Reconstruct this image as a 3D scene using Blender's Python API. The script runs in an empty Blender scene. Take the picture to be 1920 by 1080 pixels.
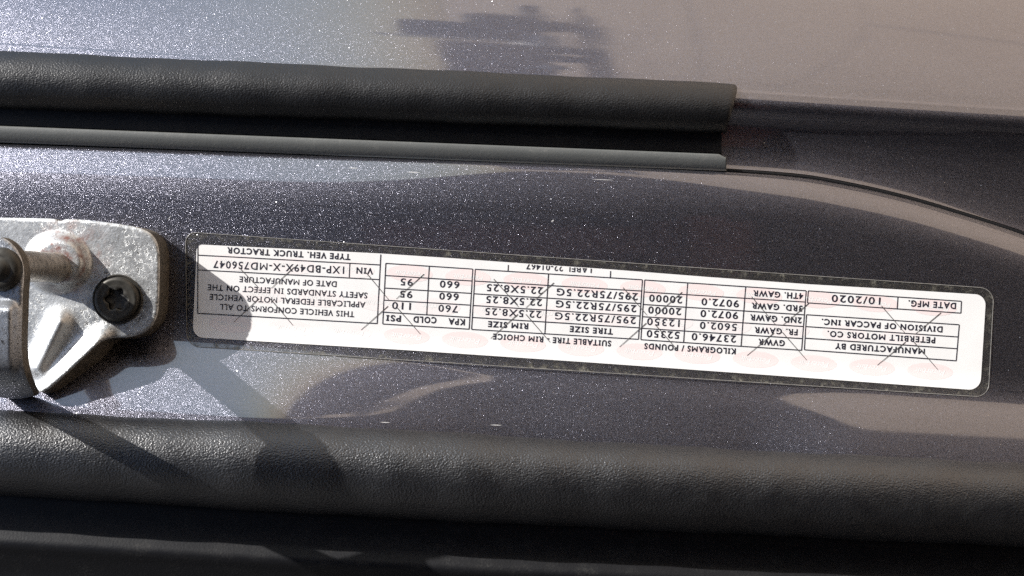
import bpy, bmesh, math, random
import numpy as np
from mathutils import Vector, Matrix, geometry
random.seed(4)
SC = bpy.context.scene
COL = SC.collection

# ---------------------------------------------------------------- frame
# Local frame of the door jamb: u along the pillar (downwards in the world), v outwards
# across the jamb, w off the jamb surface.  World up = -u, so the jamb stands upright.
MW = Matrix(((0, 0, 1, 0), (0, 1, 0, 0), (-1, 0, 0, 0), (0, 0, 0, 1)))
D = 270.0                       # mm camera to jamb


def P(x, y, w=0.0):
    """photo position + height over the jamb (mm) -> local point in metres"""
    k = 1e-4 * (D - w) / D
    return Vector(((x - 960) * k, (540 - y) * k, w * 1e-3))


# ---------------------------------------------------------------- camera, world, sun
cam = bpy.data.cameras.new('camera')
cam.sensor_width = 36
cam.lens = 36 * D / 192.0
cam.clip_start = 0.01
cam.clip_end = 1000
camo = bpy.data.objects.new('camera', cam)
COL.objects.link(camo)
camo.matrix_world = MW @ Matrix.Translation((0, 0, D * 1e-3))
SC.camera = camo

sun_dir = (MW.to_3x3() @ Vector((-0.772, 0.565, 0.36))).normalized()    # towards the sun
elev = math.asin(sun_dir.z)
azim = math.atan2(sun_dir.x, sun_dir.y)
world = bpy.data.worlds.new('World')
SC.world = world
world.use_nodes = True
wn = world.node_tree
wn.nodes.clear()
sky = wn.nodes.new('ShaderNodeTexSky')
sky.sky_type = 'NISHITA'
sky.sun_disc = False
sky.sun_elevation = elev
sky.sun_rotation = azim
sky.air_density = 1.0
sky.dust_density = 1.0
bgn = wn.nodes.new('ShaderNodeBackground')
bgn.inputs['Strength'].default_value = 0.09
won = wn.nodes.new('ShaderNodeOutputWorld')
wn.links.new(sky.outputs[0], bgn.inputs[0])
wn.links.new(bgn.outputs[0], won.inputs[0])

sl = bpy.data.lights.new('sun', 'SUN')
sl.energy = 5.0
sl.angle = math.radians(0.53)
sl.color = (1.0, 0.965, 0.92)
so = bpy.data.objects.new('sun', sl)
COL.objects.link(so)
so.rotation_euler = sun_dir.to_track_quat('Z', 'Y').to_euler()

SC.view_settings.view_transform = 'Standard'
SC.view_settings.look = 'None'
SC.view_settings.exposure = 1.0
SC.view_settings.gamma = 1
SC.view_settings.use_curve_mapping = False
SC.cycles.use_denoising = False
SC.cycles.sample_clamp_indirect = 6


# ---------------------------------------------------------------- materials
class NT:
    def __init__(s, name):
        s.m = bpy.data.materials.new(name)
        s.m.use_nodes = True
        s.t = s.m.node_tree
        s.b = s.t.nodes['Principled BSDF']
        s.out = s.t.nodes['Material Output']
        s.co = s.n('ShaderNodeTexCoord').outputs['Object']

    def n(s, typ, **kw):
        nd = s.t.nodes.new(typ)
        for k, v in kw.items():
            setattr(nd, k, v)
        return nd

    def lk(s, a, b):
        s.t.links.new(a, b)

    def put(s, sock, v):
        if hasattr(v, 'is_linked') or isinstance(v, bpy.types.NodeSocket):
            s.lk(v, sock)
        else:
            sock.default_value = v

    def math(s, op, a, b=0.0, c=0.0, clamp=False):
        nd = s.n('ShaderNodeMath', operation=op, use_clamp=clamp)
        for i, v in enumerate((a, b, c)):
            s.put(nd.inputs[i], v)
        return nd.outputs[0]

    def vmath(s, op, a, b=None, scale=None):
        nd = s.n('ShaderNodeVectorMath', operation=op)
        s.put(nd.inputs[0], a)
        if b is not None:
            s.put(nd.inputs[1], b)
        if scale is not None:
            s.put(nd.inputs['Scale'], scale)
        return nd.outputs[0]

    def noise(s, scale, detail=4, rough=0.6, vec=None):
        nd = s.n('ShaderNodeTexNoise')
        nd.inputs['Scale'].default_value = scale
        nd.inputs['Detail'].default_value = detail
        nd.inputs['Roughness'].default_value = rough
        s.lk(vec or s.co, nd.inputs['Vector'])
        return nd.outputs['Fac']

    def stretch(s, v):
        nd = s.n('ShaderNodeMapping')
        nd.inputs['Scale'].default_value = v
        s.lk(s.co, nd.inputs['Vector'])
        return nd.outputs[0]

    def vor(s, scale, vec=None, feature='F1'):
        nd = s.n('ShaderNodeTexVoronoi', feature=feature)
        nd.inputs['Scale'].default_value = scale
        s.lk(vec or s.co, nd.inputs['Vector'])
        return nd

    def ramp(s, fac, lo, hi, a=0.0, b=1.0):
        nd = s.n('ShaderNodeMapRange', clamp=True)
        s.put(nd.inputs['Value'], fac)
        nd.inputs['From Min'].default_value = lo
        nd.inputs['From Max'].default_value = hi
        nd.inputs['To Min'].default_value = a
        nd.inputs['To Max'].default_value = b
        return nd.outputs[0]

    def mix(s, f, a, b):
        nd = s.n('ShaderNodeMix', data_type='RGBA')
        s.put(nd.inputs['Factor'], f)
        for k, v in ((6, a), (7, b)):
            if isinstance(v, tuple):
                v = (*v, 1) if len(v) == 3 else v
            s.put(nd.inputs[k], v)
        return nd.outputs[2]

    def bump(s, h, strength, dist):
        nd = s.n('ShaderNodeBump')
        nd.inputs['Strength'].default_value = strength
        nd.inputs['Distance'].default_value = dist
        s.lk(h, nd.inputs['Height'])
        return nd.outputs[0]

    def n_rand(s, v):
        sp = s.n('ShaderNodeSeparateColor')
        s.lk(s.vmath('FRACTION', s.vmath('SCALE', v.outputs['Color'], scale=37.0)), sp.inputs[0])
        return sp.outputs[0]

    def set(s, **kw):
        for k, v in kw.items():
            k = k.replace('_', ' ')
            if isinstance(v, tuple) and len(v) == 3:
                v = (*v, 1)
            s.put(s.b.inputs[k], v)
        return s.m


def paint_material():
    m = NT('metallic_paint')
    v1 = m.vor(34000)
    v2 = m.vor(5200)
    sep = m.n('ShaderNodeSeparateColor')
    m.lk(v1.outputs['Color'], sep.inputs[0])
    sep2 = m.n('ShaderNodeSeparateColor')
    m.lk(v2.outputs['Color'], sep2.inputs[0])
    # fine aluminium flakes, each leaning its own way; now and then a large stray one
    big = m.math('MULTIPLY', m.ramp(sep2.outputs[0], 0.990, 0.992), m.ramp(v2.outputs['Distance'], 0.40, 0.30))
    v3 = m.vor(26000, m.vmath('ADD', m.co, (0.31, 0.17, 0.23)))
    both = m.vmath('SUBTRACT', m.vmath('ADD', v3.outputs['Color'], v1.outputs['Color']), (1.0, 1.0, 1.0))
    tilt1 = m.vmath('SCALE', both, scale=0.42)
    tilt2 = m.vmath('SCALE', m.vmath('SUBTRACT', v2.outputs['Color'], (0.98, 0.5, 0.5)), scale=0.9)
    geo = m.n('ShaderNodeNewGeometry').outputs['Normal']
    mixv = m.n('ShaderNodeMix', data_type='VECTOR')
    m.lk(big, mixv.inputs['Factor'])
    m.lk(tilt1, mixv.inputs[4])
    m.lk(tilt2, mixv.inputs[5])
    nrm = m.vmath('NORMALIZE', m.vmath('ADD', geo, mixv.outputs[1]))
    # thin road dust, wiped along the pillar
    wipe = m.ramp(m.noise(110, 7, 0.68, m.stretch((0.25, 1.3, 1.0))), 0.45, 0.75)
    spots = m.ramp(m.noise(900, 4, 0.7), 0.60, 0.74)
    dust = m.math('ADD', m.math('MULTIPLY', wipe, 0.03), m.math('MULTIPLY', m.math('MULTIPLY', spots, wipe), 0.12))
    base = m.mix(m.ramp(m.n_rand(v3), 0.0, 1.0), (0.055, 0.055, 0.069), (0.20, 0.20, 0.24))
    base = m.mix(big, base, (0.35, 0.35, 0.36))
    base = m.mix(dust, base, (0.30, 0.27, 0.23))
    m.set(Base_Color=base, Metallic=m.math('SUBTRACT', 0.95, dust), Roughness=0.27, Normal=nrm, Coat_Weight=1.0,
          Coat_Roughness=m.ramp(wipe, 0, 1, 0.05, 0.10), Coat_IOR=1.85)
    return m.m


def rubber_material(name, grain, strength, base, rough, dusty=0.0, dcol=(0.2, 0.19, 0.17), spec=0.5):
    m = NT(name)
    st = m.stretch((0.75, 1.0, 1.0))
    n1 = m.noise(grain, 3, 0.55, st)
    v = m.vor(grain * 0.9, m.vmath('ADD', st, m.vmath('SCALE', m.n('ShaderNodeTexNoise').outputs['Color'], scale=0.0)), 'SMOOTH_F1')
    h = m.math('ADD', m.math('MULTIPLY', n1, 1.0), m.math('MULTIPLY', v.outputs['Distance'], 0.7))
    n3 = m.noise(220, 6, 0.7)
    n4 = m.noise(2600, 3, 0.6)
    d = m.math('MULTIPLY', m.ramp(n3, 0.5, 0.75), m.ramp(n4, 0.45, 0.7))
    col = m.mix(m.math('MULTIPLY', d, dusty), base, dcol)
    m.set(Base_Color=col, Roughness=m.ramp(n3, 0.3, 0.7, rough - 0.05, rough + 0.07),
          Normal=m.bump(h, strength, 0.00022), Specular_IOR_Level=spec)
    return m.m


def plain(name, col, rough=0.5, metallic=0.0, var=0.15, scale=90):
    m = NT(name)
    f = m.ramp(m.noise(scale, 5, 0.6), 0.3, 0.7)
    c0 = tuple(c * (1 - var) for c in col)
    c1 = tuple(min(1, c * (1 + var)) for c in col)
    m.set(Base_Color=m.mix(f, c0, c1), Roughness=rough, Metallic=metallic)
    return m.m


def zinc_material(name, base, rough, rust=True):
    m = NT(name)
    pits = m.math('MULTIPLY', m.ramp(m.noise(1300, 4, 0.75), 0.54, 0.63), m.ramp(m.noise(150, 4, 0.6), 0.32, 0.6))
    cloud = m.ramp(m.noise(200, 5, 0.65), 0.3, 0.7)
    col = m.mix(cloud, tuple(c * 0.82 for c in base), tuple(min(1, c * 1.12) for c in base))
    col = m.mix(m.math('MULTIPLY', pits, 0.85), col, (0.06, 0.055, 0.05))
    met = 0.75
    if rust:
        # rust bleeding around the pin's foot
        c = P(128, 480, 9)
        dv = m.n('ShaderNodeVectorMath', operation='DISTANCE')
        m.lk(m.co, dv.inputs[0])
        dv.inputs[1].default_value = c
        near = m.ramp(dv.outputs['Value'], 0.0085, 0.0035)
        r = m.math('MULTIPLY', near, m.ramp(m.noise(420, 5, 0.7), 0.46, 0.62))
        col = m.mix(m.math('MULTIPLY', r, 0.9), col, (0.15, 0.055, 0.04))
        met = m.math('SUBTRACT', 0.75, m.math('MULTIPLY', r, 0.6))
    # grime packed round the bolt head
    dv2 = m.n('ShaderNodeVectorMath', operation='DISTANCE')
    m.lk(m.co, dv2.inputs[0])
    dv2.inputs[1].default_value = P(223, 563, 7.5)
    gr = m.math('MULTIPLY', m.ramp(dv2.outputs['Value'], 0.0066, 0.0042), m.ramp(m.noise(700, 5, 0.7), 0.42, 0.60))
    col = m.mix(m.math('MULTIPLY', gr, 0.8), col, (0.05, 0.045, 0.04))
    g = m.noise(2600, 3, 0.6)
    m.set(Base_Color=col, Metallic=met, Roughness=m.ramp(cloud, 0, 1, rough - 0.06, rough + 0.08),
          Normal=m.bump(m.math('SUBTRACT', g, pits), 0.35, 0.0002))
    return m.m


MAT = {}
MAT['paint'] = paint_material()
MAT['bulb'] = rubber_material('grained_rubber', 3900, 0.52, (0.005, 0.0053, 0.0065), 0.36, 0.16, (0.07, 0.072, 0.07), 1.0)
MAT['bulb_fine'] = rubber_material('fine_grained_rubber', 4300, 0.42, (0.004, 0.0042, 0.005), 0.40, 0.10, (0.07, 0.07, 0.065), 0.5)
MAT['smooth_rubber'] = rubber_material('smooth_black_rubber', 3500, 0.12, (0.006, 0.0062, 0.0075), 0.48, 0.5, (0.06, 0.058, 0.052), 0.25)
MAT['lip'] = rubber_material('grey_rubber', 2800, 0.07, (0.095, 0.10, 0.098), 0.5, 0.6, (0.2, 0.2, 0.185))
MAT['gap'] = plain('gap_black', (0.008, 0.008, 0.008), 0.7)
MAT['zinc'] = zinc_material('zinc_plate', (0.47, 0.48, 0.48), 0.42)
MAT['zinc_blue'] = zinc_material('zinc_bracket', (0.40, 0.42, 0.45), 0.36, False)
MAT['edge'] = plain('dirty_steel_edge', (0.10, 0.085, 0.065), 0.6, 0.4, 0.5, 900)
MAT['pin'] = plain('worn_steel_pin', (0.36, 0.33, 0.29), 0.42, 0.8, 0.5, 500)
MAT['screw'] = plain('black_screw', (0.045, 0.042, 0.036), 0.48, 0.6, 0.35, 700)
MAT['dark'] = plain('dark_trim', (0.016, 0.015, 0.017), 0.6)
MAT['maroon'] = plain('added_maroon', (0.16, 0.065, 0.06), 0.55)
MAT['chrome'] = plain('chrome', (0.7, 0.7, 0.7), 0.2, 1.0)
MAT['truck_dark'] = plain('truck_paint_dark', (0.035, 0.032, 0.035), 0.4)
MAT['truck_brown'] = plain('truck_load_brown', (0.12, 0.08, 0.06), 0.7)
MAT['glass'] = plain('dark_glass', (0.02, 0.025, 0.03), 0.08)
MAT['tyre'] = plain('tyre_black', (0.015, 0.015, 0.015), 0.8)


def paper_mat():
    m = NT('label_paper')
    f = m.noise(130, 5, 0.6)
    m.set(Base_Color=m.mix(m.ramp(f, 0.35, 0.7), (0.72, 0.72, 0.715), (0.67, 0.67, 0.665)), Roughness=0.32,
          Specular_IOR_Level=0.45)
    return m.m


MAT['paper'] = paper_mat()
MAT['ink'] = plain('label_ink', (0.006, 0.006, 0.018), 0.6)
MAT['cut'] = plain('cut_line', (0.06, 0.058, 0.055), 0.6)
MAT['pink'] = plain('pink_print', (0.712, 0.618, 0.61), 0.34, 0, 0.03)
MAT['pale_print'] = plain('pale_print', (0.715, 0.675, 0.67), 0.34, 0, 0.02)
MAT['blue_ink'] = plain('blue_fringe', (0.2, 0.3, 0.6), 0.4)


def film_mat():
    m = NT('laminate_film')
    uv = m.n('ShaderNodeTexCoord').outputs['UV']
    sx = m.n('ShaderNodeSeparateXYZ')
    m.lk(uv, sx.inputs[0])
    # U = distance to the film's rim in mm, V = place along the label
    n1 = m.noise(700, 6, 0.72)
    n2 = m.noise(170, 5, 0.65)
    n3 = m.noise(3200, 3, 0.6)
    rim = m.ramp(sx.outputs[0], 1.6, 0.25)
    a = m.math('MULTIPLY', m.ramp(n1, 0.47, 0.66), m.ramp(n2, 0.3, 0.62))
    a = m.math('ADD', m.math('MULTIPLY', a, m.math('ADD', m.math('MULTIPLY', rim, 0.55), 0.18)),
               m.math('MULTIPLY', rim, m.ramp(n3, 0.55, 0.75, 0.0, 0.35)))
    a = m.math('ADD', a, 0.18, clamp=True)
    speck = m.math('MULTIPLY', m.ramp(n1, 0.52, 0.66), m.math('ADD', m.math('MULTIPLY', rim, 0.6), 0.15))
    m.set(Base_Color=m.mix(speck, m.mix(m.ramp(n2, 0.3, 0.7), (0.045, 0.044, 0.04), (0.085, 0.08, 0.066)), (0.26, 0.25, 0.21)), Roughness=0.42, Alpha=a)
    return m.m


MAT['film'] = film_mat()


def ground_mat():
    m = NT('dusty_ground')
    f = m.noise(0.35, 6, 0.6)
    c = m.mix(m.ramp(f, 0.3, 0.7), (0.44, 0.33, 0.235), (0.52, 0.40, 0.29))
    cr = m.vor(0.16, m.vmath('ADD', m.co, m.vmath('SCALE', m.n('ShaderNodeTexNoise').outputs['Color'], scale=0.6)), 'DISTANCE_TO_EDGE')
    c = m.mix(m.ramp(cr.outputs['Distance'], 0.008, 0.002), c, (0.32, 0.245, 0.18))
    m.set(Base_Color=c, Roughness=0.9)
    return m.m


MAT['ground'] = ground_mat()


# ---------------------------------------------------------------- object helpers
def link_mesh(name, verts, faces, mats, parent=None, mat_idx=None, smooth=True, world=False, uvs=None):
    me = bpy.data.meshes.new(name)
    me.from_pydata([tuple(v) for v in verts], [], faces)
    if not isinstance(mats, (list, tuple)):
        mats = [mats]
    for mm in mats:
        me.materials.append(mm)
    if mat_idx:
        me.polygons.foreach_set('material_index', mat_idx)
    me.polygons.foreach_set('use_smooth', [smooth] * len(me.polygons))
    if uvs is not None:
        uv = me.uv_layers.new(name='UVMap')
        for lp in me.loops:
            uv.data[lp.index].uv = uvs[lp.vertex_index]
    me.update()
    ob = bpy.data.objects.new(name, me)
    COL.objects.link(ob)
    if parent is not None:
        ob.parent = parent
    elif not world:
        ob.matrix_world = MW
    return ob


def thing(name, label, cat, world=False, loc=None):
    e = bpy.data.objects.new(name, None)
    e.empty_display_size = 0.01
    COL.objects.link(e)
    if not world:
        e.matrix_world = MW
    elif loc is not None:
        e.location = loc
    e['label'] = label
    e['category'] = cat
    return e


def fix_normals(ob):
    bm = bmesh.new()
    bm.from_mesh(ob.data)
    bmesh.ops.recalc_face_normals(bm, faces=bm.faces)
    bm.to_mesh(ob.data)
    bm.free()


def grid(xs, rows):
    """rows: list of functions x -> point ; returns verts, faces"""
    verts, faces = [], []
    nx = len(xs)
    for r in rows:
        for x in xs:
            verts.append(r(x))
    for j in range(len(rows) - 1):
        for i in range(nx - 1):
            faces.append((j * nx + i, (j + 1) * nx + i, (j + 1) * nx + i + 1, j * nx + i + 1))
    return verts, faces


def pch(xp, yp):
    xp = np.array(xp, float)
    yp = np.array(yp, float)
    h = np.diff(xp)
    dl = np.diff(yp) / h
    m = np.zeros(len(xp))
    m[0], m[-1] = dl[0], dl[-1]
    for i in range(1, len(xp) - 1):
        if dl[i - 1] * dl[i] > 0:
            m[i] = 2 * dl[i - 1] * dl[i] / (dl[i - 1] + dl[i])

    def f(x):
        if x <= xp[0]:
            return float(yp[0] + m[0] * (x - xp[0]))
        if x >= xp[-1]:
            return float(yp[-1] + m[-1] * (x - xp[-1]))
        i = int(np.searchsorted(xp, x) - 1)
        t = (x - xp[i]) / h[i]
        return float((2 * t**3 - 3 * t * t + 1) * yp[i] + (t**3 - 2 * t * t + t) * h[i] * m[i]
                     + (-2 * t**3 + 3 * t * t) * yp[i + 1] + (t**3 - t * t) * h[i] * m[i + 1])
    return f


# ---------------------------------------------------------------- jamb surface
y_top = pch([-300, 0, 700, 1365, 1500, 1600, 1700, 1800, 1920, 2150, 2800], [262, 270, 296, 323, 333, 350, 373, 402, 441, 535, 690])


def y_lab(x):                       # line along the label's lower edge
    return 634 + (x - 362) * 0.0675


h_low = pch([-60, -40, 0, 16, 48, 58, 100, 135, 200], [0, 0, 0.5, 1.05, 3.0, 3.6, 5.8, 7.4, 9.5])


def sstep(t):
    t = max(0.0, min(1.0, t))
    return t * t * (3 - 2 * t)


def H(x, y):
    d = max(0.0, y - y_top(x))
    h = 0.0
    if d < 100:
        h -= (2.7 - 1.2 * sstep((x - 520) / 500) * (1 - sstep((x - 1250) / 350))) * (1 - d / 100) ** (2 + 1.3 * sstep((x - 1100) / 400))
    if d < 8:
        h -= 0.6 * (1 - d / 8) ** 2
    s = y - y_lab(x)
    if s > -60:
        h += h_low(s) * (1 - 0.5 * sstep((x - 430) / 600) + 0.22 * sstep((x - 1380) / 260))
    return h


def y_crease(x):
    return 172 + (x - 1375) * 0.064


body = thing('truck_cab', 'dark grey metallic painted truck cab pillar with rolled edges around the white sticker', 'truck')
xs = [-900 + 20 * i for i in range(184)]
# jamb
rows = []
ts = [0, 2, 4, 6, 9, 13, 18, 25, 34, 45, 58, 72, 88, 105, 125]
for d in ts:
    rows.append(lambda x, d=d: P(x, y_top(x) + d, H(x, y_top(x) + d)))
NB = 44
for k in range(1, NB + 1):
    f = k / NB
    rows.append(lambda x, f=f: (lambda y: P(x, y, H(x, y)))(y_top(x) + 125 + f * (y_lab(x) + 190 - y_top(x) - 125)))
v, f = grid(xs, rows)
jamb = link_mesh('door_jamb', v, f, MAT['paint'], body)
# outer panel
rows = []
tp = math.tan(math.radians(22))
for dd in (-1500, -900, -500):
    rows.append(lambda x, dd=dd: P(x, y_crease(x) - 8 + dd, -2.2 - 330 * 0.1 * tp - 16.3 + (dd + 330) * (0.1 * tp + 0.06)))
for k in range(0, 40):
    dd = -330 + k * 8.2
    rows.append(lambda x, dd=dd: P(x, y_crease(x) - 8 + dd, -2.2 + dd * 0.1 * tp - 0.00015 * dd * dd))
# crease roll
for (yo, wo) in ((-5, -2.18), (-3, -2.08), (-1.5, -1.93), (0, -1.84), (1.5, -1.80), (3, -1.76), (7, -1.645), (11, -1.53), (15, -1.45), (19, -1.425), (24, -1.48), (29, -1.62), (34, -1.86), (39, -2.2), (44, -2.65)):
    rows.append(lambda x, yo=yo, wo=wo: P(x, y_crease(x) + yo, wo))
v, f = grid(xs, rows)
panel = link_mesh('outer_panel', v, f, MAT['paint'], body)

# unseen cab lining, added beyond the inner seal to block light from there
bmv = [Vector((u, -0.33 - 0.05 * abs(math.sin(u * 5)), w)) for u in [-.7 + .1 * i for i in range(15)] for w in (-0.02, 0.2, 0.4, 0.53)]
link_mesh('unseen_interior_trim', bmv, [(i * 4 + k, i * 4 + k + 1, i * 4 + k + 5, i * 4 + k + 4) for i in range(14) for k in range(3)], MAT['dark'], body)

# dark sheet of trim running from under the inner seal to the inside of the cab
rows = [lambda x: P(x, 1090 + x * 0.055, 0.8), lambda x: P(x, 1500, 0.0), lambda x: P(x, 2200, -6.0), lambda x: P(x, 3900, -22.0)]
v, f = grid([-5200 + 200 * i for i in range(62)], rows)
link_mesh('inner_trim_sheet', v, f, MAT['dark'], body)

# recess between panel and jamb
rec = pch([0, 0.03, 0.08, 0.20, 0.35, 0.55, 0.75, 0.90, 1.0], [-4.0, -4.15, -4.29, -4.5, -4.6, -4.5, -4.1, -3.3, -2.45])
xr = [1240 + 15 * i for i in range(104)]
rows = []
for k in range(31):
    q = 1 - k / 30
    rows.append(lambda x, q=q: P(x, (y_top(x) - 7) + q * (y_crease(x) + 41 - y_top(x) + 7), rec(q)))
v, f = grid(xr, rows)
recess = link_mesh('pillar_recess', v, f, MAT['paint'], body)
# dark gap along the groove
xg = [-900 + 20 * i for i in range(184)]
rows = [lambda x: P(x, y_top(x) - 12, -5.0), lambda x: P(x, y_top(x) - 5, -6.5), lambda x: P(x, y_top(x) + 2, -6.5), lambda x: P(x, y_top(x) + 4, -4.0)]
v, f = grid(xg, rows)
gap = link_mesh('panel_gap', v, f, MAT['gap'], body)
# rubber bead filling the groove
def bead(x, a):
    r = 4.2 + max(0, x - 1365) / 230
    return P(x, y_top(x) - 4 - r * math.sin(a), -4.45 + 0.35 * math.cos(a))
rows = [(lambda x, a=a: bead(x, a)) for a in [math.radians(b) for b in range(100, -101, -25)]]
v, f = grid([1330 + 15 * i for i in range(98)], rows)
link_mesh('groove_bead', v, f, plain('seam_sealer', (0.007, 0.007, 0.008), 0.5), body)


# sun glints on the lacquer, painted as thin pale marks
MAT['glint'] = plain('pale_glint', (0.55, 0.55, 0.55), 0.4, 0.3)
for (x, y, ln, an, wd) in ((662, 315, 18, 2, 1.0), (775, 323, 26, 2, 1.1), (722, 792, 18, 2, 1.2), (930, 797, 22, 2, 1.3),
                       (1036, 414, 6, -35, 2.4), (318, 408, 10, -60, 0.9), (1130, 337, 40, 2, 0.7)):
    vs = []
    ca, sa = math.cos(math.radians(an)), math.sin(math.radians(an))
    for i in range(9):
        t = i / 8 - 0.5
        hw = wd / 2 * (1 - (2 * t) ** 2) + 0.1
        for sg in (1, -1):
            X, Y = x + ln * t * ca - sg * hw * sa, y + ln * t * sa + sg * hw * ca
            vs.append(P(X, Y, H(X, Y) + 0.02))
    link_mesh('painted_glint', vs, [(2 * i, 2 * i + 1, 2 * i + 3, 2 * i + 2) for i in range(8)], MAT['glint'], jamb)


# ---------------------------------------------------------------- seals
def tube(name, xs, ycf, wcf, ryf, rwf, mat, parent, n=40, cap=None):
    """tube running along x: centre y/w and radii (px, mm)"""
    verts, faces = [], []
    for x in xs:
        for k in range(n):
            a = 2 * math.pi * k / n
            if cap:
                t = max(0.0, (x - cap + 60) / 60)
                xx = x - t * t * (10 * (1 - math.sin(a)) + 1.5 * math.sin(5 * a)) * (0.6 if math.sin(a) > 0 else 1)
            else:
                xx = x
            wv = 1 + 0.012 * math.sin(x / 61.0) + 0.009 * math.sin(x / 23.0 + 1)
            verts.append(P(xx, ycf(x) - ryf(x) * wv * math.sin(a), wcf(x) + wv * rwf(x) * math.cos(a)))
    for i in range(len(xs) - 1):
        for k in range(n):
            k2 = (k + 1) % n
            faces.append((i * n + k, i * n + k2, (i + 1) * n + k2, (i + 1) * n + k))
    faces.append(tuple(range((len(xs) - 1) * n, len(xs) * n)))
    ob = link_mesh(name, verts, faces, mat, parent)
    fix_normals(ob)
    return ob


upper = thing('door_seal', 'upper black rubber door seal, slimmer bulb with grey lip ending in a cut', 'door seal')
lin = lambda x0, y0, x1, y1: (lambda x: y0 + (x - x0) * (y1 - y0) / (x1 - x0))
u_top = lin(0, 93, 1370, 156)
u_bot = lin(0, 203, 1370, 250)
XE = 1382
xsu = [-900 + 20 * i for i in range(113)] + [1350, 1358, 1364, 1370, 1375, 1379, 1381, XE]


def endr(x):
    d = XE - x
    return 1.0 if d > 10 else 0.90 + 0.10 * math.sqrt(max(0, 1 - ((10 - d) / 10) ** 2))


tube('seal_bulb', xsu, lambda x: (u_top(x) + u_bot(x)) / 2, lambda x: -3.0, lambda x: (u_bot(x) - u_top(x)) / 2 * endr(x),
     lambda x: 5.0 * endr(x), MAT['bulb_fine'], upper, 40, XE)


def strip(name, xs, prof, mat, parent, close=True):
    """prof: list of (yfunc, w); swept along x, closed ring with end cap"""
    verts, faces = [], []
    n = len(prof)
    for x in xs:
        for (yf, w) in prof:
            verts.append(P(x, yf(x), w(x) if callable(w) else w))
    for i in range(len(xs) - 1):
        for k in range(n if close else n - 1):
            k2 = (k + 1) % n
            faces.append((i * n + k, i * n + k2, (i + 1) * n + k2, (i + 1) * n + k))
    if close:
        faces.append(tuple(range(n)))
        faces.append(tuple(range((len(xs) - 1) * n, len(xs) * n)))
    ob = link_mesh(name, verts, faces, mat, parent, smooth=False)
    fix_normals(ob)
    return ob


l_top = lin(0, 237, 1352, 290)
l_bot = lin(0, 267, 1352, 320)
xss = [-900 + 40 * i for i in range(56)] + [1330, 1345, 1353]
strip('seal_carrier', xss, [(lambda x: u_bot(x) - 30, -3.4), (lambda x: u_bot(x) + 2, -3.2), (lambda x: l_top(x) - 3, -3.0),
                            (lambda x: l_top(x) + 6, -3.6), (lambda x: l_top(x) + 4, -7), (lambda x: u_bot(x) - 30, -7)],
      MAT['smooth_rubber'], upper)
xsl = [-900 + 40 * i for i in range(56)] + [1330, 1348, 1355, 1360, 1362]
tipc = lambda x: 0 if x < 1348 else (x - 1348) * 0.5
lipo = strip('seal_lip', xsl, [(lambda x: l_top(x) - 1 + tipc(x), -2.2), (lambda x: l_top(x) + 2 + tipc(x) * .8, -2.0),
                               (lambda x: l_top(x) + 12, -2.2), (lambda x: l_bot(x) - 4, -2.7), (lambda x: l_bot(x), -3.1),
                               (lambda x: l_bot(x) - 1, -4.6), (lambda x: l_top(x) + 2, -4.6)], MAT['lip'], upper)
lipo.data.polygons.foreach_set('use_smooth', [True] * len(lipo.data.polygons))

upper['group'] = 'door seals'
lower = thing('door_seal', 'lower and larger black rubber door seal with leathery bulb along the frame bottom', 'door seal')
lower['group'] = 'door seals'
d_top = pch([-260, 0, 600, 1300, 1920, 2200], [752, 768, 797, 838, 868, 880])
d_bot = pch([-260, 0, 700, 1300, 1920, 2200], [905, 920, 962, 990, 1018, 1030])
xd = [-900 + 20 * i for i in range(184)]
tube('seal_bulb', xd, lambda x: (d_top(x) + d_bot(x)) / 2 + 4, lambda x: 7.0, lambda x: (d_bot(x) - d_top(x)) / 2 + 4, lambda x: 7.2, MAT['bulb'], lower, 56)
# carrier with a soft ridge
cw = pch([-30, 0, 30, 60, 85, 110, 150, 260], [3.0, 4.6, 4.7, 5.2, 6.3, 5.0, 3.2, 2.0])
rows = []
for k in range(40):
    dd = -30 + k * 7
    rows.append(lambda x, dd=dd: P(x, d_bot(x) + 12 + dd, cw(dd)))
v, f = grid(xd, rows)
link_mesh('seal_carrier', v, f, MAT['smooth_rubber'], lower)


# ---------------------------------------------------------------- striker
striker = thing('door_striker', 'zinc plated steel striker plate bolted to the jamb left of the white sticker', 'door striker')


def seg_dist(p, a, b):
    ax, ay = a
    bx, by = b
    dx, dy = bx - ax, by - ay
    t = max(0, min(1, ((p[0] - ax) * dx + (p[1] - ay) * dy) / (dx * dx + dy * dy + 1e-9)))
    return math.hypot(p[0] - ax - t * dx, p[1] - ay - t * dy)


def poly_dist(p, poly):
    return min(seg_dist(p, poly[i], poly[(i + 1) % len(poly)]) for i in range(len(poly)))


def smooth_poly(pts, it=2):
    for _ in range(it):
        q = []
        for i in range(len(pts)):
            a, b = pts[i], pts[(i + 1) % len(pts)]
            q.append((a[0] * .75 + b[0] * .25, a[1] * .75 + b[1] * .25))
            q.append((a[0] * .25 + b[0] * .75, a[1] * .25 + b[1] * .75))
        pts = q
    return pts


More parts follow.
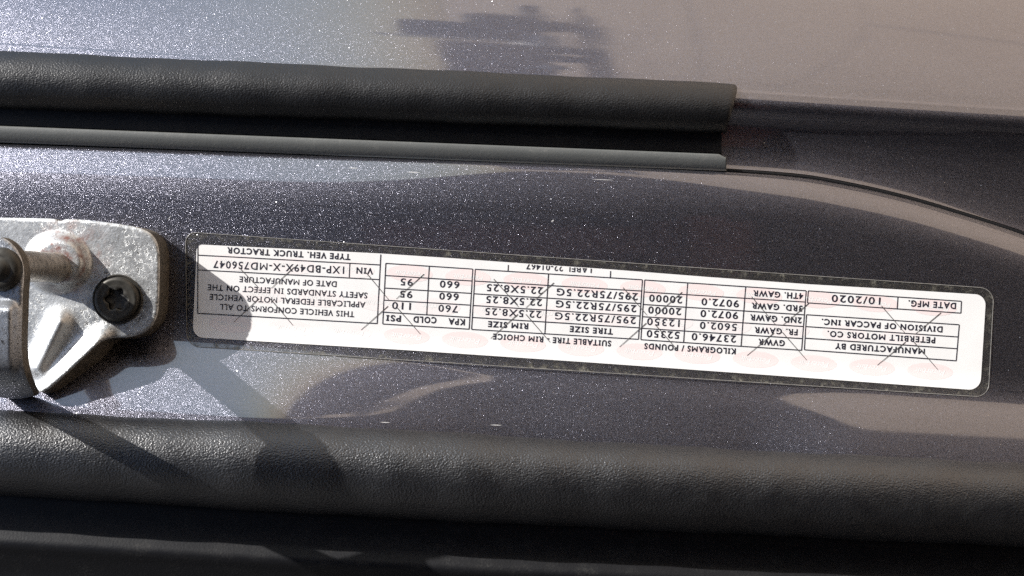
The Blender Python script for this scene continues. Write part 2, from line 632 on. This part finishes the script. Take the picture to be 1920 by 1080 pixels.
def sheet(name, outline, hfun, bottom, bevel, mats, parent, step=5.0, flare=None):
    """plate with an outline (photo units), a height field on top and side walls"""
    pts = [Vector(p) for p in outline]
    n0 = len(pts)
    edges = [(i, (i + 1) % n0) for i in range(n0)]
    allp = list(pts)
    xs_ = [p[0] for p in outline]
    ys_ = [p[1] for p in outline]
    x = min(xs_)
    rows = []
    j = 0
    yy = min(ys_)
    rings = []
    while yy < max(ys_):
        xx = min(xs_) + (step / 2 if j % 2 else 0)
        while xx < max(xs_):
            p = (xx, yy)
            if geometry_inside(p, outline) and poly_dist(p, outline) > step * 0.6:
                allp.append(Vector(p))
            xx += step
        yy += step * 0.87
        j += 1
    res = geometry.delaunay_2d_cdt(allp, edges, [], 1, 1e-4)
    vv, ff = res[0], res[2]
    orig = res[3]
    verts = []
    for p in vv:
        d = poly_dist(p, outline)
        w = hfun(p[0], p[1])
        if d < bevel:
            w -= 0.1 * (bevel - math.sqrt(max(0, bevel * bevel - (bevel - d) ** 2)))
        verts.append(P(p[0], p[1], w))
    faces = [tuple(t) for t in ff]
    mi = [0] * len(faces)
    # walls
    index = {}
    for i, o in enumerate(orig):
        for k in o:
            index[k] = i
    base = len(verts)
    NR = 4
    for r in range(NR + 1):
        for k in range(n0):
            tv = verts[index[k]]
            px, py = outline[k]
            wt = tv.z * 1000
            wb = bottom(px, py) if callable(bottom) else bottom
            wq = wt + (wb - wt) * r / NR
            k_ = (D - wq) / (D - wt) * 1.0
            # straight wall: same u,v as the top rim
            fl = flare(px, py) * r / NR * 1e-3 if flare else 0.0
            verts.append(Vector((tv.x + 0.6 * fl, tv.y - fl, wq * 1e-3)))
    for r in range(NR):
        for k in range(n0):
            k2 = (k + 1) % n0
            a = base + r * n0
            b = base + (r + 1) * n0
            faces.append((a + k, a + k2, b + k2, b + k))
            mi.append(1)
    ob = link_mesh(name, verts, faces, mats, parent, mi)
    fix_normals(ob)
    return ob


def geometry_inside(p, poly):
    c = False
    n = len(poly)
    j = n - 1
    for i in range(n):
        xi, yi = poly[i]
        xj, yj = poly[j]
        if (yi > p[1]) != (yj > p[1]) and p[0] < (xj - xi) * (p[1] - yi) / (yj - yi + 1e-12) + xi:
            c = not c
        j = i
    return c


PT = 7.5                     # plate height, mm
outline = [(-140, 400), (-60, 404), (0, 408), (60, 409), (104, 410), (110, 414), (118, 414), (126, 410), (170, 413), (225, 420), (262, 427),
           (284, 437), (296, 455), (300, 480), (299, 530), (298, 575), (293, 600), (281, 617), (262, 628), (238, 633), (214, 633),
           (196, 637), (180, 648), (160, 668), (135, 692), (110, 715), (92, 730), (76, 736), (64, 728), (56, 700), (20, 690), (-60, 690), (-140, 690)]
outline = smooth_poly(outline, 2)


def gauss(d, s):
    return math.exp(-(d / s) ** 2)


def plate_h(x, y):
    h = PT
    # collar round the pin
    r = math.hypot((x - 108) / 1.08, y - 492)
    if r < 70:
        h += 2.6 * (1 - max(0, min(1, (r - 36) / 26)) ** 2 * (3 - 2 * max(0, min(1, (r - 36) / 26))))
    # pressed rib in the lower corner
    h += 2.0 * gauss(seg_dist((x, y), (112, 604), (70, 690)), 18)
    # turned-up flange beside the rib
    dd = (200 - x) * 0.646 + (636 - y) * 0.762
    h += 2.4 * sstep(1 - dd / 42) * sstep((225 - x) / 50) * sstep((y - 590) / 40)
    return h


sheet('base_plate', outline, plate_h, lambda x, y: min(H(x, y), 3) - 0.2, 3.2, [MAT['zinc'], MAT['edge']], striker, 3.5, lambda x, y: 1.4 * max(0, min(1, (y - 615) / 50)))


def disc_stack(name, cx, cy, prof, mat, parent, n=48, lobes=None):
    """lathe about w; prof list of (radius mm, w mm); cx,cy photo position at first w"""
    c = P(cx, cy, prof[0][1])
    verts, faces = [], []
    for (r, w) in prof:
        for k in range(n):
            a = 2 * math.pi * k / n
            rr = r
            if lobes and r < lobes[0]:
                rr = r * (1 + lobes[1] * math.cos(6 * a))
            verts.append(Vector((c.x + rr * 1e-3 * math.cos(a), c.y + rr * 1e-3 * math.sin(a), w * 1e-3)))
    for i in range(len(prof) - 1):
        for k in range(n):
            k2 = (k + 1) % n
            faces.append((i * n + k, i * n + k2, (i + 1) * n + k2, (i + 1) * n + k))
    faces.append(tuple(range((len(prof) - 1) * n, len(prof) * n)))
    ob = link_mesh(name, verts, faces, mat, parent)
    fix_normals(ob)
    return ob


PH = 36.0
pin = disc_stack('striker_pin', 112, 502, [(3.1, PT), (2.8, PT + 2.5), (2.7, PT + 4), (2.68, PT + 7), (2.68, PH - 5), (2.68, PH - 3.3), (2.6, PH - 3.2), (0.2, PH - 3.15)], MAT['pin'], striker)
screw = disc_stack('screw', 221, 561, [(4.55, PT - 0.1), (4.55, PT + 0.3), (4.4, PT + 0.5), (4.2, PT + 0.3), (4.0, PT + 0.3), (3.95, PT + 1.0), (3.75, PT + 1.25),
                                       (3.3, PT + 1.3), (2.9, PT + 1.2), (2.5, PT + 1.25), (2.05, PT + 1.25), (1.85, PT + 1.1), (1.8, PT + 0.6)],
                   MAT['screw'], striker, 72, (2.2, 0.15))
disc_stack('drive_recess', 221, 561, [(1.82, PT + 1.16), (1.8, PT + 0.64), (0.3, PT + 0.62)], MAT['gap'], screw, 72, (2.2, 0.15))  # shallow socket coloured black, for the shade of a deep recess
# retaining bracket on top of the pin
brk = [(-24, 490), (-20, 458), (-6, 442), (14, 449), (32, 466), (43, 490), (46, 515), (43, 545), (42, 590), (40, 640), (42, 675), (47, 702), (58, 728), (66, 742),
       (40, 748), (8, 747), (-12, 742), (-18, 700), (-20, 560)]
brk = smooth_poly(brk, 2)
bw = pch([420, 540, 600, 670, 700, 720, 736, 750], [PH, PH, PH - 0.5, PH - 2, PH - 4, PH - 10, 15.0, 8.6])


def brk_h(x, y):
    h = bw(y)
    # embossed dome
    d = math.hypot(max(0, abs(x - 0) - 16), max(0, abs(y - 635) - 52))
    h += 2.4 * (1 - min(1, d / 24) ** 2 * (3 - 2 * min(1, d / 24)))
    return h


sheet('bracket', brk, brk_h, lambda x, y: bw(y) - 3.4, 3.5, [MAT['zinc_blue'], MAT['edge']], striker, 4.0)
disc_stack('rivet_head', 2, 505, [(3.6, PH), (3.5, PH + 0.8), (3.1, PH + 1.3), (2.2, PH + 1.5), (1.9, PH + 1.45), (1.5, PH + 1.9), (0.3, PH + 2.1)], MAT['screw'], striker)

# ---------------------------------------------------------------- label
label = thing('sticker_label', 'white certification sticker under clear dusty film, printed upside down with axle weights', 'sticker')
TL, TR, BL, BR = (369, 458), (1849, 553), (361, 632), (1838, 732)


def LP(p, q):
    a = (TL[0] + (TR[0] - TL[0]) * p, TL[1] + (TR[1] - TL[1]) * p)
    b = (BL[0] + (BR[0] - BL[0]) * p, BL[1] + (BR[1] - BL[1]) * p)
    return (a[0] + (b[0] - a[0]) * q, a[1] + (b[1] - a[1]) * q)


def round_quad(c, radii, n=8):
    out = []
    for i in range(4):
        p0, p1, p2 = Vector(c[i - 1]), Vector(c[i]), Vector(c[(i + 1) % 4])
        r = radii[i]
        if r <= 0:
            out.append(tuple(p1))
            continue
        a = p1 + (p0 - p1).normalized() * r
        b = p1 + (p2 - p1).normalized() * r
        for k in range(n + 1):
            t = k / n
            # quarter round
            th = t * math.pi / 2
            out.append(tuple(p1 + (a - p1) * (1 - math.sin(th)) + (b - p1) * (1 - math.cos(th))))
    return out


def drape(name, outline, lift, mat, parent, step, uvfun=None):
    pts = [Vector(p) for p in outline]
    dense = []
    for i in range(len(pts)):
        a, b = pts[i], pts[(i + 1) % len(pts)]
        n = max(1, int((b - a).length / step))
        for k in range(n):
            dense.append(a + (b - a) * k / n)
    n0 = len(dense)
    allp = list(dense)
    ol = [tuple(p) for p in outline]
    y = min(p[1] for p in ol)
    while y < max(p[1] for p in ol):
        x = min(p[0] for p in ol)
        while x < max(p[0] for p in ol):
            if geometry_inside((x, y), ol) and poly_dist((x, y), ol) > step * .4:
                allp.append(Vector((x, y)))
            x += step
        y += step
    res = geometry.delaunay_2d_cdt(allp, [(i, (i + 1) % n0) for i in range(n0)], [], 1, 1e-4)
    verts = [P(p[0], p[1], H(p[0], p[1]) + lift) for p in res[0]]
    uvs = [uvfun(p, ol) for p in res[0]] if uvfun else None
    ob = link_mesh(name, verts, [tuple(t) for t in res[2]], mat, parent, uvs=uvs)
    up = sum(p.normal.z for p in ob.data.polygons)
    if up < 0:
        ob.data.flip_normals()
    return ob


film_c = [(348, 435), (1864, 541), (1853, 745), (350, 649)]
film_o = round_quad(film_c, [20, 26, 24, 24])
film = drape('clear_film', film_o, 0.05, MAT['film'], label, 9, lambda p, ol: (poly_dist(p, ol) * 0.1, p[0] / 1920))
# raised rim of the film, catching light
rv, rf = [], []
fo = film_o
nr = len(fo)
for i, (x, y) in enumerate(fo):
    cx, cy = 1105, 592
    a, b = Vector(fo[i - 1]), Vector(fo[(i + 1) % nr])
    t = (b - a).normalized()
    nn = Vector((t.y, -t.x))
    for s_, l_ in ((0.7, 0.0), (0.35, 0.10), (-0.35, 0.10), (-0.7, 0.04)):
        q = Vector((x, y)) + nn * s_
        rv.append(P(q.x, q.y, H(q.x, q.y) + l_))
for i in range(nr):
    j = (i + 1) % nr
    for k in range(3):
        rf.append((i * 4 + k, j * 4 + k, j * 4 + k + 1, i * 4 + k + 1))
MAT['rim'] = plain('film_rim', (0.17, 0.165, 0.155), 0.3, 0, 0.3, 900)
rim = link_mesh('film_rim', rv, rf, MAT['rim'], film)
fix_normals(rim)
_rq = round_quad([TL, TR, BR, BL], [12, 20, 22, 20])
paper_o = _rq[:9] + [(560, 467.5), (714, 475.3), (840, 483.6), (953, 491.8), (1144, 505), (1330, 519.5), (1515, 532.8), (1680, 542.5)] + _rq[9:27] + [(1500, 707.5), (1100, 679.2), (760, 656.4), (560, 644.5)] + _rq[27:]
paper = drape('paper', paper_o, 0.11, MAT['paper'], label, 9)
PL = 0.150                   # height of the print over the jamb, mm

# --- pink emblems
_glyph = {}
FC = bpy.data.curves.new('glyph_source', 'FONT')
FC.resolution_u = 3
FO = bpy.data.objects.new('glyph_source', FC)
COL.objects.link(FO)


def text_mesh(body, offset):
    FC.body = body
    FC.offset = offset
    bpy.context.view_layer.update()
    dg = bpy.context.evaluated_depsgraph_get()
    me = FO.evaluated_get(dg).to_mesh()
    vs = [(v.co.x, v.co.y) for v in me.vertices]
    fs = [tuple(p.vertices) for p in me.polygons]
    FO.evaluated_get(dg).to_mesh_clear()
    return vs, fs


def width_of(b, off):
    vs, _ = text_mesh(b, off)
    return max(v[0] for v in vs) - min(v[0] for v in vs)


CAP = None


def glyph(c, bold):
    key = (c, bold)
    if key in _glyph:
        return _glyph[key]
    off = 0.034 if bold else 0.017
    if c == ' ':
        r = ([], [], 0.30)
    else:
        vs, fs = text_mesh(c, off)
        adv = width_of('H' + c + 'H', 0) - width_of('HH', 0) + (0.05 if bold else 0.0)
        if c in 'I':                       # capital I carries serifs
            t = 0.15 if bold else 0.095
            g, h = 0.03, CAP
            wd = 0.30
            cx = wd / 2 + 0.03
            s = t * 0.55
            vs, fs = [], []
            for (x0, y0, x1, y1) in ((cx - s, 0.0, cx + s, h), (0.03, 0, cx - s, t), (cx + s, 0, wd + .03, t), (0.03, h - t, cx - s, h), (cx + s, h - t, wd + .03, h)):
                b0 = len(vs)
                vs += [(x0, y0), (x1, y0), (x1, y1), (x0, y1)]
                fs.append((b0, b0 + 1, b0 + 2, b0 + 3))
            adv = wd + 0.10
        if c == 'M':
            hw, h, st = 0.36 if not bold else 0.40, CAP, 0.095 if not bold else 0.155
            vs, fs = [], []
            for sg in (-1, 1):
                x_ = lambda q: hw + 0.06 + sg * q
                for qd in (((hw, 0), (hw - st, 0), (hw - st, h), (hw, h)), ((hw - st, h), (hw - st * 1.0, h - st * 1.6), (0.0, h * 0.18), (0.0, h * 0.18 + st * 1.75))):
                    b0 = len(vs)
                    vs += [(x_(a), b) for a, b in qd]
                    fs.append((b0, b0 + 1, b0 + 2, b0 + 3))
            adv = 2 * hw + 0.13
        r = (vs, fs, adv)
    _glyph[key] = r
    return r


_v, _ = text_mesh('H', 0)
CAP = max(v[1] for v in _v)


def layout(body, bold, track=0.0):
    x = 0
    V, F = [], []
    for c in body:
        vs, fs, adv = glyph(c, bold)
        b = len(V)
        V += [(vx + x, vy) for vx, vy in vs]
        F += [tuple(i + b for i in f) for f in fs]
        x += adv + track
    x0 = min(v[0] for v in V)
    x1 = max(v[0] for v in V)
    return [((vx - x0) / (x1 - x0), vy / CAP) for vx, vy in V], F


class Ink:
    def __init__(s):
        s.v, s.f = [], []

    def text(s, body, R, L, h, bold=False, track=0.0, clip=None, lift=PL, shear=0.0):
        V, F = layout(body, bold, track)
        R, L = Vector(R), Vector(L)
        d = L - R
        up = Vector((-d.y, d.x)).normalized()
        if up.y < 0:
            up = -up
        pts = [R + d * a + up * (h * b) + d.normalized() * (shear * h * b) for a, b in V]
        if clip:
            bm = bmesh.new()
            vv = [bm.verts.new((p.x, p.y, 0)) for p in pts]
            for f in F:
                try:
                    bm.faces.new([vv[i] for i in f])
                except ValueError:
                    pass
            bmesh.ops.bisect_plane(bm, geom=bm.verts[:] + bm.edges[:] + bm.faces[:], plane_co=clip[0], plane_no=clip[1], clear_inner=True)
            bm.verts.index_update()
            pts = [Vector((v.co.x, v.co.y)) for v in bm.verts]
            F = [tuple(v.index for v in f.verts) for f in bm.faces]
            bm.free()
        b = len(s.v)
        s.v += [P(p.x, p.y, H(p.x, p.y) + lift) for p in pts]
        s.f += [tuple(i + b for i in f) for f in F]

    def line(s, a, b, w=1.5, lift=PL, w2=None):
        a, b = Vector(a), Vector(b)
        t = (b - a).normalized()
        n = Vector((-t.y, t.x))
        w2 = w if w2 is None else w2
        k = len(s.v)
        N = 12
        for i in range(N + 1):
            q = a + (b - a) * i / N
            ww = w + (w2 - w) * i / N
            for sg in (1, -1):
                p = q + n * (sg * ww / 2)
                s.v.append(P(p.x, p.y, H(p.x, p.y) + lift))
        for i in range(N):
            s.f.append((k + 2 * i, k + 2 * i + 1, k + 2 * i + 3, k + 2 * i + 2))

    def oval(s, c, rx, ry, ang, lift=PL, seg=36):
        k = len(s.v)
        ca, sa = math.cos(ang), math.sin(ang)
        s.v.append(P(c[0], c[1], H(*c) + lift))
        for i in range(seg):
            t = 2 * math.pi * i / seg
            x, y = rx * math.cos(t), ry * math.sin(t)
            X, Y = c[0] + x * ca - y * sa, c[1] + x * sa + y * ca
            s.v.append(P(X, Y, H(X, Y) + lift))
        for i in range(seg):
            s.f.append((k, k + 1 + i, k + 1 + (i + 1) % seg))

    def build(s, name, mat, parent):
        ob = link_mesh(name, s.v, s.f, mat, parent, smooth=False)
        for p in ob.data.polygons:
            if p.normal.z < 0:
                p.flip()
        return ob


# emblems: pale pink ovals with a line of paler script
for row, q in enumerate((0.165, 0.50, 0.835)):
    for i in range(15):
        p = 0.935 - 0.0738 * (i + (0.5 if row == 1 else 0))
        if p < 0.03:
            continue
        c = LP(p, q)
        e = Ink()
        e.oval(c, 43, 15.5, math.radians(3.7), 0.122)
        em = e.build('pink_emblem', MAT['pink'] if row != 1 and p > 0.25 else MAT['pale_print'], paper)
        e = Ink()
        dx, dy = math.cos(math.radians(6)), math.sin(math.radians(6))
        e.text('Peterbilt', (c[0] + 29 * dx, c[1] - 4 + 29 * dy), (c[0] - 27 * dx, c[1] - 4 - 27 * dy), 9.5, False, -0.03, None, 0.134, 0.25)
        e.build('emblem_script', MAT['paper'], em)

# printed text blocks
T = {
    'statement_text': [
        ('TYPE VEH. TRUCK TRACTOR', (657.2, 476.6), (425.9, 463.8), 10.6, 1),
        ('DATE OF MANUFACTURE', (631.2, 527.6), (449, 518.2), 10.4, 0),
        ('SAFETY STANDARDS IN EFFECT ON THE', (689, 548.8), (389.8, 533.1), 10.6, 0),
        ('APPLICABLE FEDERAL MOTOR VEHICLE', (685.4, 566.3), (393.4, 551.2), 10.4, 0),
        ('THIS VEHICLE CONFORMS TO ALL', (664.4, 584.1), (412.2, 569.7), 10.4, 0),
    ],
    'serial_number_text': [
        ('VIN', (699.8, 503), (668.5, 501.4), 11, 1),
        ('1XP-BD49X-X-MD756047', (645.6, 500), (400.2, 488.6), 13.2, 0),
    ],
    'tyre_pressure_text': [
        ('PSI', (752, 592), (724.3, 590.4), 11, 1), ('COLD', (818.5, 595), (775.2, 593.2), 11, 1), ('KPA', (871.8, 598.5), (840.8, 597.0), 11, 1),
        ('110', (770.6, 568.2), (735.4, 566.1), 12.6, 0), ('95', (773.6, 546.2), (750.5, 544.6), 12.6, 0), ('95', (774.6, 523.3), (751.4, 521.8), 12.6, 0),
        ('760', (858.6, 573.4), (822.3, 571.3), 12.6, 0), ('660', (860.2, 550.6), (823.9, 548.6), 12.6, 0), ('660', (861.6, 528), (825, 525.9), 12.6, 0),
    ],
    'tyre_size_text': [
        ('SUITABLE TIRE - RIM CHOICE', (1146, 639), (924.6, 625.6), 10.3, 1),
        ('RIM SIZE', (990.6, 606.6), (915.3, 602.2), 10.4, 1), ('TIRE SIZE', (1149.4, 616.6), (1068.6, 611.4), 10.4, 1),
        ('22.5X8.25', (1015.4, 583.5), (910.2, 577.2), 12.8, 0), ('22.5X8.25', (1016.3, 560.9), (911.9, 554.8), 12.8, 0),
        ('22.5X8.25', (1018.4, 538.8), (913, 532.5), 12.8, 0),
        ('295/75R22.5G', (1192.3, 594.6), (1041, 585.6), 12.8, 0), ('295/75R22.5G', (1193.4, 572.5), (1042.7, 563.1), 12.8, 0),
        ('295/75R22.5G', (1196.2, 550), (1044.3, 540.6), 12.8, 0),
    ],
    'weight_rating_text': [
        ('KILOGRAMS / POUNDS', (1379.7, 653.6), (1208.3, 643.6), 10.4, 1),
        ('52350', (1274.3, 622.4), (1212.9, 618.8), 12.8, 0), ('12350', (1274.8, 600), (1213.6, 596.1), 12.8, 0),
        ('20000', (1277.5, 578.2), (1215.7, 574.4), 12.8, 0), ('20000', (1279.4, 556), (1217.5, 552.1), 12.8, 0),
        ('23746.0', (1380.2, 629.4), (1297.2, 624.4), 12.8, 0), ('5602.0', (1382, 607.4), (1312.6, 603.2), 12.8, 0),
        ('9072.0', (1384.3, 585.4), (1313.7, 581), 12.8, 0), ('9072.0', (1385.9, 563.3), (1315.6, 559), 12.8, 0),
        ('GVWR', (1471.8, 638.4), (1421.9, 635.4), 10.4, 1), ('FR. GAWR', (1495.9, 618), (1414.6, 613.2), 10.4, 1),
        ('2ND. GAWR', (1503.2, 595.6), (1406.5, 589.6), 10.4, 1), ('3RD. GAWR', (1504.6, 573.4), (1409.3, 567.6), 10.4, 1),
        ('4TH. GAWR', (1506.2, 550.2), (1412.3, 544.4), 10.4, 1),
    ],
    'maker_text': [
        ('DATE MFG.', (1792.8, 568.2), (1703.4, 563), 11, 1), ('10/2020', (1651.4, 558.2), (1559.7, 552.6), 13, 0),
        ('DIVISION OF PACCAR INC.', (1767.6, 612.5), (1540.7, 597.8), 10.4, 1),
        ('PETERBILT MOTORS CO.', (1753.8, 633), (1551.5, 620.4), 10.4, 1),
        ('MANUFACTURED BY', (1734.4, 653.8), (1565.9, 643.4), 10.4, 1),
    ],
}
for name, lines in T.items():
    k = Ink()
    for (b, R, L, h, bold) in lines:
        k.text(b, R, L, h, bool(bold), 0.06 if bold else (0.05 if h < 12 else 0.10))
    if name == 'tyre_size_text':
        # the last line runs off the sticker's cut edge
        e0, e1 = (953, 492.8), (1144, 506)
        nrm = Vector((-(e1[1] - e0[1]), e1[0] - e0[0], 0))
        if nrm.y < 0:
            nrm = -nrm
        k.text('LABEL 22-01467', (1109.8, 500.6), (987, 493.2), 11.2, False, 0.06, ((e0[0], e0[1], 0), nrm))
    k.build(name, MAT['ink'], paper)

B = {
    'statement_border': [((370.8, 460), (370.8, 587.3)), ((370.8, 478.2), (712.6, 496.5)), ((713.8, 477), (707, 606.5)), ((370.8, 505.9), (710.6, 524)),
                         ((655.8, 494.1), (654.6, 519.9)), ((370.8, 587.3), (707, 606.5))],
    'tyre_pressure_border': [((723.2, 493.6), (717.4, 607.3)), ((723.2, 493.6), (886.4, 504.3)), ((717.4, 607.3), (879.4, 617)), ((886.4, 504.3), (879.4, 617)),
                             ((804.7, 498.9), (800, 589.2)), ((722, 516.3), (885.2, 526.7)), ((721.5, 539.9), (884.1, 549.9)), ((719.7, 562.6), (882.5, 571.9)),
                             ((718.5, 585.1), (880.6, 595))],
    'tyre_size_border': [((891, 504.7), (884, 617.5)), ((891, 504.7), (1204.4, 524.4)), ((1204.4, 524.4), (1196.9, 636)), ((884, 617.5), (1196.9, 636)),
                         ((1028.3, 514), (1021.4, 625.1)), ((889.9, 526.7), (1202.6, 545.5)), ((888.7, 550.6), (1200.8, 569)), ((887, 572.6), (1199.6, 592.4)),
                         ((885.7, 595), (1197.6, 614.4)), ((953, 496.5), (952.4, 507.7)), ((1144.8, 508), (1144.2, 519.8))],
    'weight_rating_border': [((1208.8, 524.8), (1201.4, 636.7)), ((1208.8, 524.8), (1511.5, 545)), ((1511.5, 545), (1502.8, 656.6)), ((1201.4, 636.7), (1502.8, 656.6)),
                             ((1289.2, 531.2), (1281.6, 641.2)), ((1398, 537.7), (1389.3, 648.6)), ((1207.6, 547.3), (1509.2, 566.1)), ((1206.7, 570.7), (1508, 590.1)),
                             ((1204.9, 593.6), (1506.7, 612.1)), ((1203, 615.3), (1504.6, 634.8))],
    'date_border': [((1515.5, 545.2), (1802.6, 564.7)), ((1802.6, 564.7), (1801.5, 586.9)), ((1801.5, 586.9), (1513.7, 567.7)), ((1513.7, 567.7), (1515.5, 545.2)),
                    ((1683.5, 557.1), (1682.1, 578.4))],
    'maker_border': [((1512, 589.9), (1798.5, 608.7)), ((1798.5, 608.7), (1792.8, 676.3)), ((1792.8, 676.3), (1508, 655.7)), ((1508, 655.7), (1512, 589.9)),
                     ((1511, 612.1), (1796.7, 631.6)), ((1509.8, 633.9), (1794.6, 653.6))],
}
for name, segs in B.items():
    k = Ink()
    for i, (a, b) in enumerate(segs):
        k.line(a, b, 1.75, PL + 0.006 + 0.002 * (i % 3))
    k.build(name, MAT['ink'], paper)

z2 = lambda X, Y: (340 + X / 4.155, 420 + Y / 4.155)
z3 = lambda X, Y: (700 + X / 4.319, 470 + Y / 4.319)
z4 = lambda X, Y: (1080 + X / 4.364, 490 + Y / 4.364)
z5 = lambda X, Y: (1480 + X / 4.364, 520 + Y / 4.364)
CUTS = [[(z2(445, 335), z2(605, 500)), (z2(880, 335), z2(700, 500)), (z2(605, 580), z2(410, 762)), (z2(690, 580), z2(870, 790))],
        [(z2(1440, 380), z2(1620, 595)), (z2(1610, 640), z2(1400, 825)), (z3(410, 190), z3(185, 390)), (z3(195, 465), z3(380, 675))],
        [(z3(975, 230), z3(1175, 455)), (z3(1462, 260), z3(1235, 462)), (z3(1170, 515), z3(950, 710)), (z3(1235, 515), z3(1430, 740))],
        [(z4(385, 215), z4(580, 440)), (z4(868, 252), z4(645, 445)), (z4(575, 505), z4(355, 700)), (z4(650, 520), z4(833, 730))],
        [(z4(1437, 290), z4(1630, 515)), (z4(1903, 345), z4(1695, 520)), (z4(1620, 585), z4(1400, 770)), (z4(1688, 580), z4(1888, 808))],
        [(z5(755, 235), z5(950, 460)), (z5(1240, 290), z5(1035, 460)), (z5(950, 530), z5(720, 718)), (z5(1020, 530), z5(1215, 755))]]
for cs in CUTS:
    k = Ink()
    for i, (a, b) in enumerate(cs):
        k.line(a, b, 1.5, PL + 0.02 + 0.002 * i, w2=0.9)
    k.build('crossed_cut', MAT['cut'], paper)
bpy.data.objects.remove(FO)
bpy.data.curves.remove(FC)

# ---------------------------------------------------------------- surroundings mirrored in the paint
def box(bm, c, s, rot=None):
    r = bmesh.ops.create_cube(bm, size=1, matrix=(rot or Matrix.Identity(4)))
    for v in r['verts']:
        v.co = Vector((v.co.x * s[0] + c[0], v.co.y * s[1] + c[1], v.co.z * s[2] + c[2]))


def bm_obj(name, bm, mat, parent=None, bevel=0.0):
    if bevel:
        bmesh.ops.bevel(bm, geom=bm.edges[:], offset=bevel, segments=2, affect='EDGES')
    me = bpy.data.meshes.new(name)
    bm.to_mesh(me)
    bm.free()
    me.materials.append(mat)
    ob = bpy.data.objects.new(name, me)
    COL.objects.link(ob)
    ob.parent = parent
    return ob


GZ = -1.6
g = link_mesh('ground', [(-300, -300, GZ), (300, -300, GZ), (300, 300, GZ), (-300, 300, GZ)], [(0, 1, 2, 3)], MAT['ground'], world=True)
g['kind'] = 'structure'

# unseen dark door added opposite the jamb, for the dark reflection in the paint
bm = bmesh.new()
box(bm, (0, -0.03, -0.40), (0.05, 1.3, 1.48))
door = bm_obj('unseen_dark_door', bm, MAT['dark'], body, 0.012)
door.matrix_parent_inverse = MW.inverted()
door.location = (0.55, -0.25, 0)
door['label'] = 'unseen black door panel added for the dark reflection in the paint'
bm = bmesh.new()
box(bm, (-0.06, 0.1, -0.10), (0.06, 0.42, 0.05))  # maroon block added so the paint mirrors a pinkish tint
bm_obj('added_maroon_pad', bm, MAT['maroon'], door, 0.015)
bm = bmesh.new()
box(bm, (-0.05, 0.27, -0.02), (0.04, 0.03, 0.22))  # second maroon block, added only for its tint in the reflection
bm_obj('added_maroon_bar', bm, MAT['maroon'], door, 0.012)


def parked_truck(loc, rz, col):
    t = thing('parked_truck', 'dark parked truck standing on the tan yard, mirrored in the upper panel', 'truck', True, loc)
    t.rotation_euler = (0, 0, rz)
    t.scale = (0.85, 0.85, 0.72)
    bm = bmesh.new()
    box(bm, (0, 0, 0.75), (12.0, 0.9, 0.28))
    bm_obj('chassis', bm, MAT['truck_dark'], t, 0.03)
    bm = bmesh.new()
    box(bm, (2.4, 0, 1.9), (1.9, 2.3, 2.0))
    cab = bm_obj('cab', bm, col, t, 0.12)
    bm = bmesh.new()
    box(bm, (3.9, 0, 1.35), (1.5, 1.9, 1.0))
    bm_obj('hood', bm, col, t, 0.15)
    bm = bmesh.new()
    box(bm, (2.5, 0, 2.35), (1.2, 2.34, 0.65))
    bm_obj('side_window', bm, MAT['glass'], t, 0.04)
    bm = bmesh.new()
    box(bm, (-3.6, 0, 1.62), (9.0, 2.3, 1.5))
    bm_obj('load_box', bm, MAT['truck_brown'], t, 0.05)
    for x in (3.6, 0.4, -0.8, -5.6, -6.8):
        for y in (-1.0, 1.0):
            bm = bmesh.new()
            bmesh.ops.create_cone(bm, cap_ends=True, segments=28, radius1=0.52, radius2=0.52, depth=0.32, matrix=Matrix.Translation((x, y, 0.52)) @ Matrix.Rotation(math.pi / 2, 4, 'X'))
            bm_obj('wheel', bm, MAT['tyre'], t, 0.03)
    for x in (1.5, -2.6):
        bm = bmesh.new()
        bmesh.ops.create_cone(bm, cap_ends=True, segments=24, radius1=0.3, radius2=0.3, depth=1.5, matrix=Matrix.Translation((x, 0.95, 0.75)) @ Matrix.Rotation(math.pi / 2, 4, 'Y'))
        bmesh.ops.create_cone(bm, cap_ends=True, segments=24, radius1=0.3, radius2=0.3, depth=1.5, matrix=Matrix.Translation((x, -0.95, 0.75)) @ Matrix.Rotation(math.pi / 2, 4, 'Y'))
        bm_obj('fuel_tank', bm, MAT['chrome'], t)
    bm = bmesh.new()
    box(bm, (4.75, 0, 0.6), (0.2, 2.2, 0.35))
    bm_obj('bumper', bm, MAT['chrome'], t, 0.04)
    for k, zz in enumerate((0.75, 1.2)):
        bm = bmesh.new()
        box(bm, (-3.2, 0, zz), (5.6 - k, 2.36, 0.12))
        bm_obj('side_rail', bm, MAT['truck_dark'], t)
    for y in (-0.6, 0.6):
        bm = bmesh.new()
        bmesh.ops.create_cone(bm, cap_ends=True, segments=20, radius1=0.09, radius2=0.09, depth=2.2, matrix=Matrix.Translation((1.3, y * 1.6, 2.2)))
        bm_obj('exhaust_stack', bm, MAT['chrome'], t)
    return t


parked_truck((8.0, 14.4, GZ), math.radians(150), MAT['truck_dark'])
